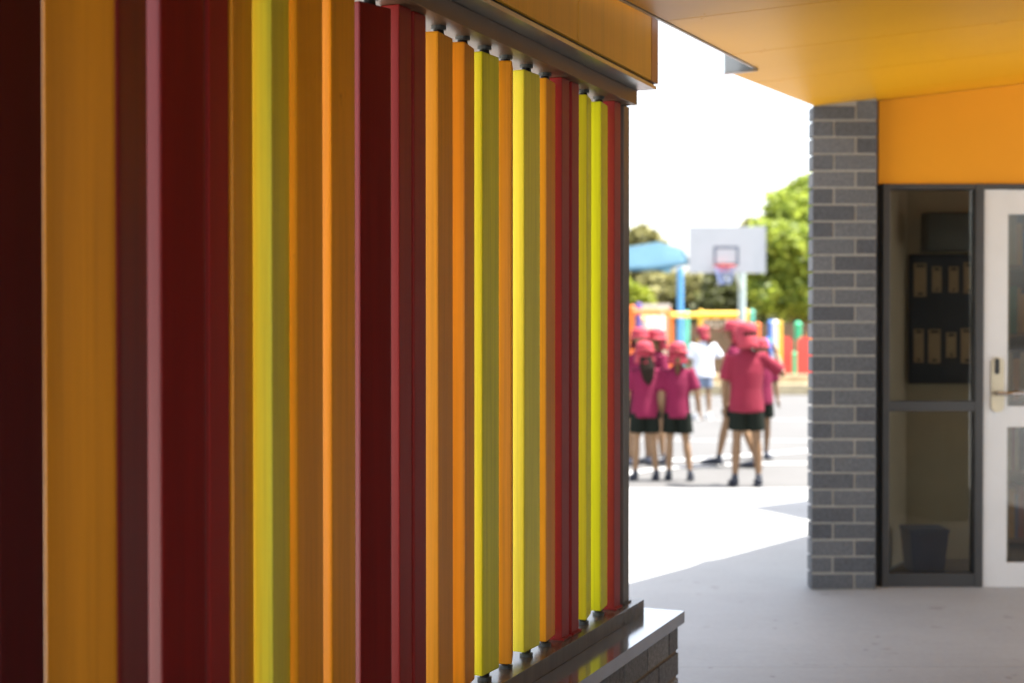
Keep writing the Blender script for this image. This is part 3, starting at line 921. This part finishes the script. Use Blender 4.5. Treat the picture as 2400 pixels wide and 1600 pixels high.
def tree(name, label, base, blobs, leaf, n, size, trunk_r=0.2, cat='tree', group=None, seed=1):
    rnd = random.Random(seed)
    t = thing(name, label, cat, base, group)
    bm = bmesh.new()
    cx = sum(b[0][0] for b in blobs) / len(blobs); cy = sum(b[0][1] for b in blobs) / len(blobs)
    fork = Vector((base[0] + (cx - base[0]) * 0.3, base[1], base[2] + 0.35 * (min(b[0][2] for b in blobs) - base[2]) + 0.3))
    tube(bm, [base, (base[0] + 0.05, base[1], (base[2] + fork.z) / 2), fork], [trunk_r * 1.25, trunk_r, trunk_r * 0.85], 10)
    for (c, r) in blobs:
        c = Vector(c)
        mid = (fork + c) / 2 + Vector((rnd.uniform(-.3, .3), rnd.uniform(-.3, .3), 0.2))
        tube(bm, [fork, mid, c], [trunk_r * 0.6, trunk_r * 0.35, trunk_r * 0.12], 7)
    link('trunk', bm, bark, t)
    # many small clumps over the crown's volume, each a spray of leaves
    vol = sum(b[1] ** 2 for b in blobs)
    me_v, me_f = [], []
    for (c, r) in blobs:
        nb = int(n * r * r / vol)
        nclump = max(4, nb // 26)
        for k in range(nclump):
            d = Vector((rnd.gauss(0, 1), rnd.gauss(0, 1), rnd.gauss(0, 1))).normalized()
            rr = r * (0.55 + 0.5 * rnd.random() ** 0.6)
            cc = Vector(c) + Vector((d.x * rr, d.y * rr, d.z * rr * 0.85))
            if noise.noise(cc * 1.3) < -0.18: continue
            cr_ = r * rnd.uniform(0.10, 0.24)
            for q_ in range(26):
                p = cc + Vector((rnd.gauss(0, cr_), rnd.gauss(0, cr_), rnd.gauss(0, cr_ * 0.7)))
                a1 = Vector((rnd.gauss(0, 1), rnd.gauss(0, 1), rnd.gauss(0, 0.6))).normalized()
                a2 = a1.cross(Vector((rnd.gauss(0, 1), rnd.gauss(0, 1), rnd.gauss(0, 1)))).normalized()
                s1 = size * rnd.uniform(0.6, 1.3); s2 = s1 * 0.45
                i0 = len(me_v)
                me_v += [p - a1 * s1 * 0.5, p + a2 * s2 * 0.5, p + a1 * s1 * 0.5, p - a2 * s2 * 0.5]
                me_f.append((i0, i0 + 1, i0 + 2, i0 + 3))
    me = bpy.data.meshes.new('crown'); me.from_pydata([tuple(v) for v in me_v], [], me_f); me.materials.append(LM[leaf])
    o = bpy.data.objects.new('crown', me); col.objects.link(o); o.parent = t
    o.matrix_parent_inverse = world_of(t).inverted()
    return t
def B(px, py, z, rpx): return (tuple(W(px, py, z)), rpx * z / F)
G = 'trees beyond the playground'
tree('broadleaf_tree', 'tall sunlit lime green tree rising beside the brick pillar', (W(1890, 0, 44).x, 44, 0),
     [B(1800, 560, 43, 55), B(1850, 500, 44, 55), B(1900, 470, 45, 60), B(1870, 590, 43, 65), B(1800, 640, 43, 60), B(1940, 560, 44, 80), B(1850, 690, 43, 60), B(1920, 690, 43, 60), B(1980, 640, 44, 80), B(1790, 700, 42.5, 40)], 'lime', 42000, 0.26, 0.3, group=G, seed=3)
tree('broadleaf_tree', 'dull green tree top peeping over the lime tree against the sky', (W(1925, 0, 58).x, 58, 0),
     [B(1880, 465, 57, 42), B(1925, 480, 58, 60), B(1830, 520, 57, 40), B(1770, 545, 57, 32), B(1990, 520, 58, 70), B(1850, 600, 57, 70)], 'olive', 16000, 0.34, 0.3, group=G, seed=4)
tree('broadleaf_tree', 'dark shady tree directly behind the basketball backboard', (W(1700, 0, 48).x, 48, 0),
     [B(1700, 665, 48, 42), B(1735, 690, 47, 40), B(1680, 715, 47, 40), B(1720, 740, 47, 45), B(1660, 745, 48, 38), B(1765, 735, 48, 38), B(1690, 770, 47, 40), B(1750, 790, 47, 40)], 'dark', 20000, 0.26, 0.25, group=G, seed=5)
tree('broadleaf_tree', 'pale olive tree between the blue post and the dark tree', (W(1630, 0, 50).x, 50, 0),
     [B(1625, 670, 50, 36), B(1600, 700, 50, 38), B(1645, 700, 50, 38), B(1570, 680, 51, 38), B(1540, 670, 51, 34), B(1550, 710, 50, 36), B(1620, 735, 50, 40)], 'olive', 17000, 0.28, 0.22, group=G, seed=6)
tree('broadleaf_tree', 'rounded olive tree top above the blue shade canopy', (W(1505, 0, 70).x, 70, 0),
     [B(1505, 558, 70, 32), B(1535, 572, 70, 26), B(1470, 572, 70, 30), B(1430, 570, 70, 40), B(1500, 620, 70, 60), B(1440, 640, 70, 60), B(1565, 600, 71, 24)], 'olive', 12000, 0.36, 0.3, group=G, seed=7)
tree('leafy_bush', 'bright yellow green bush at the left behind the climbing frame', (W(1480, 0, 40).x, 40, 0),
     [B(1480, 690, 40, 30), B(1505, 705, 40, 26), B(1450, 690, 40, 40), B(1490, 730, 40, 30)], 'yel', 7000, 0.2, 0.12, cat='bush', seed=8)
# far mass of bush that closes the horizon
rnd = random.Random(11)
me_v, me_f = [], []
for k in range(2600):
    x = rnd.uniform(-60, 110); y = 85 + rnd.uniform(0, 12)
    h = 3.6 + 1.0 * noise.noise(Vector((x * 0.08, 0, 0))) + rnd.uniform(-1, 0.6)
    zc = rnd.uniform(0, h)
    for q_ in range(9):
        p = Vector((x + rnd.gauss(0, .5), y + rnd.gauss(0, .5), max(0.1, zc + rnd.gauss(0, .4))))
        a1 = Vector((rnd.gauss(0, 1), rnd.gauss(0, 1), rnd.gauss(0, .6))).normalized()
        a2 = a1.cross(Vector((rnd.gauss(0, 1), rnd.gauss(0, 1), rnd.gauss(0, 1)))).normalized()
        i0 = len(me_v); s1 = rnd.uniform(.5, .9)
        me_v += [p - a1 * s1 * .5, p + a2 * s1 * .3, p + a1 * s1 * .5, p - a2 * s1 * .3]; me_f.append((i0, i0 + 1, i0 + 2, i0 + 3))
me = bpy.data.meshes.new('distant_bushland'); me.from_pydata([tuple(v) for v in me_v], [], me_f); me.materials.append(LM['dark'])
o = bpy.data.objects.new('distant_bushland', me); col.objects.link(o)
tag(o, 'dark band of bushland on the horizon behind the trees', 'bushland', kind='stuff')

# ================================================================== PEOPLE
PC = {'skin': plain('light skin', (0.22, 0.125, 0.06), 0.5, var=0.04), 'skin_tan': plain('tanned skin', (0.15, 0.08, 0.035), 0.5, var=0.04),
      'maroon': plain('maroon polo cloth', (0.15, 0.002, 0.034), 0.95, var=0.08), 'maroon_red': plain('faded maroon polo cloth', (0.17, 0.006, 0.024), 0.95, var=0.10),
      'hat': plain('maroon hat cloth', (0.28, 0.018, 0.036), 0.8, var=0.06), 'black': plain('dark green black cloth', (0.008, 0.011, 0.008), 0.95, spec=0.15),
      'white': plain('white shirt cloth', (0.62, 0.65, 0.72), 0.85, var=0.04), 'denim': plain('pale blue shorts cloth', (0.14, 0.18, 0.26), 0.85),
      'shoe': plain('dark navy shoe', (0.012, 0.016, 0.03), 0.5), 'shoe_w': plain('white shoe', (0.6, 0.6, 0.6), 0.5), 'sock': plain('grey sock', (0.35, 0.37, 0.42), 0.9),
      'hair_d': plain('dark brown hair', (0.012, 0.007, 0.004), 0.75, spec=0.15), 'hair_b': plain('light brown hair', (0.07, 0.038, 0.014), 0.7, spec=0.2),
      'eye': plain('dark eye', (0.01, 0.008, 0.006), 0.2)}
def remesh(o, vox, smooth=3):
    r = o.modifiers.new('weld', 'REMESH'); r.mode = 'VOXEL'; r.voxel_size = vox; r.use_smooth_shade = True
    s = o.modifiers.new('soften', 'SMOOTH'); s.factor = 0.5; s.iterations = smooth

def person(label, x, y, H, face=0, arms=None, legs=None, shirt='maroon', short='black', skin='skin', hat='bucket', hair=None, turn=0,
           shoe='shoe', group=None, lean=0.0, slim=1.0, eyes=False):
    """face: heading in degrees, 0 looks away from the camera; arms: {side: (elbow, wrist)} offsets from the shoulder in heights"""
    root = thing('person', label, 'person', (x, y, 0.006), group)
    def T(v):   # local (right, forward, up) in heights -> world
        a = R(face)
        vx, vy = v[0] * H, v[1] * H
        return Vector((x + vx * math.cos(a) + vy * math.sin(a), y - vx * math.sin(a) + vy * math.cos(a), 0.006 + v[2] * H))
    rightv = (T((1, 0, 0)) - T((0, 0, 0))).normalized()
    legs = legs or {-1: ((-0.062, 0.0, 0.285), (-0.068, -0.01, 0.048)), 1: ((0.062, 0.0, 0.285), (0.068, -0.01, 0.048))}
    arms = arms or {}
    SH = 0.795
    bm = bmesh.new()
    # trunk and neck, waist narrower than chest
    tube(bm, [T((0, 0, .49)), T((0, 0, .54)), T((0, lean * .3, .61)), T((0, lean * .7, .71)), T((0, lean, .775)), T((0, lean, .815)), T((0, lean, .835)), T((0, lean + .006, .88))],
         [(.085 * H * slim, .058 * H), (.088 * H * slim, .062 * H), (.072 * H * slim, .052 * H), (.088 * H * slim, .058 * H), (.090 * H * slim, .050 * H), (.045 * H, .036 * H), (.030 * H, .030 * H), (.030 * H, .030 * H)], 16, flat=rightv)
    # head, jaw, nose, ears
    hc = (0, lean + .012, .925)
    def Th(v):
        a = R(turn); return T((hc[0] + v[0] * math.cos(a) + v[1] * math.sin(a), hc[1] - v[0] * math.sin(a) + v[1] * math.cos(a), hc[2] + v[2]))
    rotH = Matrix.Rotation(-R(face + turn), 4, 'Z')
    blob(bm, Th((0, 0, .012)), (.056 * H, .066 * H, .062 * H), 3, rotH)
    blob(bm, Th((0, .018, -.028)), (.040 * H, .044 * H, .040 * H), 3, rotH)
    blob(bm, Th((0, .068, -.008)), (.009 * H, .014 * H, .014 * H), 2, rotH)
    blob(bm, Th((0, .056, -.034)), (.018 * H, .008 * H, .006 * H), 2, rotH)
    for s in (-1, 1): blob(bm, Th((s * .057, -.004, -.004)), (.007 * H, .013 * H, .018 * H), 2, rotH)
    hands = []
    for s in (-1, 1):
        sh = (s * .098 * slim, lean, SH)
        el, wr = arms.get(s, ((s * .030, -.012, -.165), (s * .038, .020, -.300)))
        e = (sh[0] + el[0], sh[1] + el[1], sh[2] + el[2]); w_ = (sh[0] + wr[0], sh[1] + wr[1], sh[2] + wr[2])
        tube(bm, [T((sh[0] * .7, sh[1], sh[2] - .01)), T(sh), T(tuple((a + b) / 2 for a, b in zip(sh, e))), T(e), T(tuple(a * .6 + b * .4 for a, b in zip(e, w_))), T(w_)],
             [.030 * H, .032 * H, .026 * H, .021 * H, .021 * H, .014 * H], 10)
        d = (Vector(w_) - Vector(e)).normalized()
        # palm, four unequal bent fingers and a thumb from the side of the palm
        f_ = Vector((0, 1, 0)); f_ = (f_ - d * f_.dot(d)).normalized(); inn = d.cross(f_) * s
        pw = Vector(w_)
        tube(bm, [T(pw), T(pw + d * .020), T(pw + d * .046)], [(.014 * H, .012 * H), (.021 * H, .011 * H), (.022 * H, .010 * H)], 10, flat=(T(f_) - T((0, 0, 0))).normalized())
        for i_, (o_, ln) in enumerate(((.0165, .036), (.0055, .042), (-.0055, .038), (-.0165, .029))):
            q0 = pw + d * .040 + f_ * o_; q1 = q0 + d * ln * .5 + inn * .003; q2 = q1 + d * ln * .42 + inn * .010
            tube(bm, [T(q0), T(q1), T(q2)], [.0062 * H, .0056 * H, .0046 * H], 8)
        t0 = pw + d * .014 + f_ * .014; t1 = t0 + d * .016 + f_ * .014 + inn * .004; t2 = t1 + d * .018 + f_ * .004 + inn * .006
        tube(bm, [T(t0), T(t1), T(t2)], [.0070 * H, .0064 * H, .0052 * H], 8)
        arms[s] = (el, wr)
    for s in (-1, 1):
        kn, an = legs[s]
        hip = (s * .046, 0, .500)
        tube(bm, [T((hip[0], hip[1], .52)), T(hip), T(tuple((a + b) / 2 for a, b in zip(hip, kn))), T(kn), T(tuple(a * .68 + b * .32 for a, b in zip(kn, an))), T(an), T((an[0], an[1], an[2] - .02))],
             [.050 * H, .050 * H, .040 * H, .027 * H, .030 * H, .017 * H, .018 * H], 12)
        tube(bm, [T((an[0], an[1] - .012, .020)), T((an[0] + s * .004, an[1] + .05, .018)), T((an[0] + s * .008, an[1] + .10, .014))], [(.02 * H, .018 * H), (.022 * H, .014 * H), (.018 * H, .010 * H)], 10, flat=rightv)
    o = link('body', bm, PC[skin], root); remesh(o, 0.0065, 2)
    if eyes:
        for s in (-1, 1):
            bm = bmesh.new(); blob(bm, Th((s * .024, .062, .006)), .008 * H, 2); link('eye', bm, PC['eye'], root)
    # polo shirt
    bm = bmesh.new()
    ring = [(0, 0, .455), (0, 0, .50), (0, lean * .3, .60), (0, lean * .7, .70), (0, lean, .765), (0, lean, .808), (0, lean, .835)]
    tube(bm, [T(v) for v in ring], [(.108 * H * slim, .082 * H), (.106 * H * slim, .080 * H), (.096 * H * slim, .072 * H), (.104 * H * slim, .072 * H), (.108 * H * slim, .062 * H), (.062 * H, .048 * H), (.040 * H, .040 * H)], 18, flat=rightv)
    for s in (-1, 1):
        el, wr = arms[s]
        sh = (s * .098 * slim, lean, SH)
        L_ = .86
        e = (sh[0] + el[0] * L_, sh[1] + el[1] * L_, sh[2] + el[2] * L_)
        tube(bm, [T((sh[0] * .6, sh[1], sh[2] - .012)), T(sh), T(tuple((a + b) / 2 for a, b in zip(sh, e))), T(e)], [.040 * H, .043 * H, .041 * H, .043 * H], 12)
    o = link('shirt', bm, PC[shirt], root); remesh(o, 0.012, 3)
    # collar
    bm = bmesh.new(); tube(bm, [T((0, lean, .818)), T((0, lean, .845))], [(.050 * H, .046 * H), (.036 * H, .036 * H)], 16, flat=rightv)
    link('collar', bm, PC[shirt], root, smooth=True)
    # shorts
    bm = bmesh.new()
    tube(bm, [T((0, 0, .56)), T((0, 0, .50)), T((0, 0, .455))], [(.090 * H * slim, .068 * H), (.100 * H * slim, .076 * H), (.100 * H * slim, .072 * H)], 16, flat=rightv)
    for s in (-1, 1):
        kn, an = legs[s]; hip = (s * .048, 0, .49)
        k2 = tuple(a * .28 + b * .72 for a, b in zip(hip, kn))
        tube(bm, [T(hip), T(k2)], [(.056 * H, .064 * H), (.060 * H, .060 * H)], 14, flat=rightv)
    o = link('shorts', bm, PC[short], root); remesh(o, 0.010, 2)
    for s in (-1, 1):
        kn, an = legs[s]
        bm = bmesh.new()
        tube(bm, [T((an[0], an[1] - .028, .026)), T((an[0], an[1], .030)), T((an[0] + s * .004, an[1] + .05, .024)), T((an[0] + s * .008, an[1] + .105, .016)), T((an[0] + s * .008, an[1] + .125, .013))],
             [(.018 * H, .022 * H), (.026 * H, .028 * H), (.029 * H, .022 * H), (.026 * H, .014 * H), (.014 * H, .008 * H)], 14, flat=rightv)
        boxz = T((an[0] + s * .005, an[1] + .045, .003))
        tube(bm, [T((an[0], an[1] - .045, .004)), T((an[0] + s * .004, an[1] + .04, .004)), T((an[0] + s * .008, an[1] + .13, .004))], [(.022 * H, .004 * H), (.031 * H, .004 * H), (.022 * H, .004 * H)], 12, flat=rightv)
        tube(bm, [T((an[0], an[1] - .004, .04)), T((an[0], an[1] - .004, .075))], [.021 * H, .020 * H], 12)
        link('shoe', bm, PC[shoe], root, smooth=True)
    # hair
    if hair:
        bm = bmesh.new()
        blob(bm, Th((0, -.010, .008)), (.062 * H, .066 * H, .064 * H), 3, rotH)
        if hair[1] == 'long':
            tube(bm, [Th((0, -.045, -.01)), Th((0, -.066, -.05)), Th((0.01, -.085, -.12)), Th((0.015, -.085, -.19)), Th((0.02, -.08, -.235))], [(.046 * H, .03 * H), (.052 * H, .030 * H), (.056 * H, .024 * H), (.040 * H, .018 * H), (.012 * H, .008 * H)], 14, flat=rightv)
        elif hair[1] == 'tail':
            tube(bm, [Th((0, -.055, -.01)), Th((0, -.080, -.05)), Th((0, -.082, -.11)), Th((0, -.075, -.16))], [.018 * H, .024 * H, .020 * H, .006 * H], 12)
        o = link('hair', bm, PC[hair[0]], root); remesh(o, 0.009, 2)
    # hat
    if hat:
        bm = bmesh.new()
        prof = [(.064, .000), (.065, .018), (.061, .042), (.050, .058), (.028, .069), (.002, .072)]
        seg = 22
        rings = []
        for r_, z_ in prof:
            rings.append([bm.verts.new(Th((r_ * math.cos(2 * math.pi * k / seg), r_ * 1.10 * math.sin(2 * math.pi * k / seg) - .002, z_ + .022 - 0.05 * .1))) for k in range(seg)])
        def brim(k):
            a = 2 * math.pi * k / seg
            if hat == 'bucket':
                return .094, -.012 - 0.006 * math.cos(2 * a)
            front = max(0, math.sin(a))
            return .066 + .066 * front ** 2, -.002 - .006 * front
        ob = [bm.verts.new(Th((brim(k)[0] * math.cos(2 * math.pi * k / seg), brim(k)[0] * 1.08 * math.sin(2 * math.pi * k / seg), brim(k)[1] + .022))) for k in range(seg)]
        for a_, b_ in zip([ob] + rings, rings):
            for k in range(seg): bm.faces.new((a_[k], a_[(k + 1) % seg], b_[(k + 1) % seg], b_[k]))
        bm.faces.new(rings[-1])
        if True:   # cloth hanging over the neck
            cols = []
            for k in range(9):
                a = math.pi + math.pi * k / 8
                cols.append([bm.verts.new(Th(((.064 + .003 * j) * math.cos(a), (.070 + .010 * j) * math.sin(a), .020 - .032 * j))) for j in range(4)])
            for a_, b_ in zip(cols, cols[1:]):
                for j in range(3): bm.faces.new((a_[j], b_[j], b_[j + 1], a_[j + 1]))
        bmesh.ops.recalc_face_normals(bm, faces=bm.faces[:])
        bmesh.ops.solidify(bm, geom=bm.faces[:], thickness=0.004)
        link('hat', bm, PC['hat'], root, smooth=True)
    return root

def at(px, z): return (px - 1200) * z / F
GC = 'children in maroon shirts and hats'
person('child with long dark hair under a maroon hat, seen from behind at the left', at(1511, 12.4), 12.4, 1.20, face=-4, hat='bucket', hair=('hair_d', 'long'),
       legs={-1: ((-.062, 0, .285), (-.070, -.01, .048)), 1: ((.060, 0, .285), (.085, -.01, .048))}, group=GC, slim=.98, shoe='shoe')
person('child in maroon shirt with tied light hair, second from the left, seen from behind', at(1588, 12.4), 12.4, 1.19, face=6, hat='bucket', hair=('hair_b', 'tail'),
       arms={-1: ((-.040, -.012, -.16), (-.055, .02, -.295)), 1: ((.050, -.01, -.155), (.070, .02, -.29))}, group=GC, slim=.92, shoe='shoe',
       legs={-1: ((-.058, 0, .285), (-.062, -.01, .048)), 1: ((.062, 0, .285), (.094, -.01, .048))})
person('tallest child in faded maroon shirt, right arm raised, seen from behind near the pillar', at(1750, 11.95), 11.95, 1.36, face=2, hat='flap', hair=('hair_d', 'short'), shirt='maroon_red', skin='skin_tan',
       arms={-1: ((-.035, -.010, -.165), (-.030, .02, -.305)), 1: ((.125, .02, -.105), (.095, .09, .020))}, group=GC, slim=1.04, turn=-25,
       legs={-1: ((-.060, 0, .285), (-.072, -.01, .048)), 1: ((.062, 0, .285), (.074, -.01, .048))})
person('child half hidden behind the tallest child, head turned left', at(1724, 13.6), 13.6, 1.38, face=-70, hat='flap', hair=('hair_b', 'short'), shirt='maroon', skin='skin',
       group=GC, legs={-1: ((-.055, -.07, .285), (-.060, -.16, .048)), 1: ((.055, .08, .285), (.060, .13, .048))})
person('child facing the camera over the tallest child\'s raised arm', at(1784, 14.4), 14.4, 1.20, face=176, hat='bucket', hair=('hair_b', 'short'), skin='skin_tan', group=GC, eyes=True,
       legs={-1: ((-.055, 0, .285), (-.045, 0, .048)), 1: ((.055, 0, .285), (.045, 0, .048))})
person('child facing the camera behind the long haired child, leftmost head', at(1499, 13.8), 13.8, 1.31, face=170, hat='bucket', hair=('hair_d', 'short'), group=GC, eyes=True, slim=.9)
person('child looking sideways between the two children at the left', at(1541, 13.9), 13.9, 1.30, face=-110, hat='bucket', hair=('hair_b', 'short'), group=GC, slim=.9)
person('person in loose white shirt and red cap standing further back on the court', at(1648, 20.2), 20.2, 1.31, face=-20, hat='flap', hair=('hair_b', 'tail'), shirt='white', short='denim', skin='skin', shoe='shoe_w',
       arms={-1: ((-.055, .02, -.150), (-.020, .09, -.235)), 1: ((.095, -.02, -.140), (.110, .03, -.275))}, slim=1.22, turn=-35)
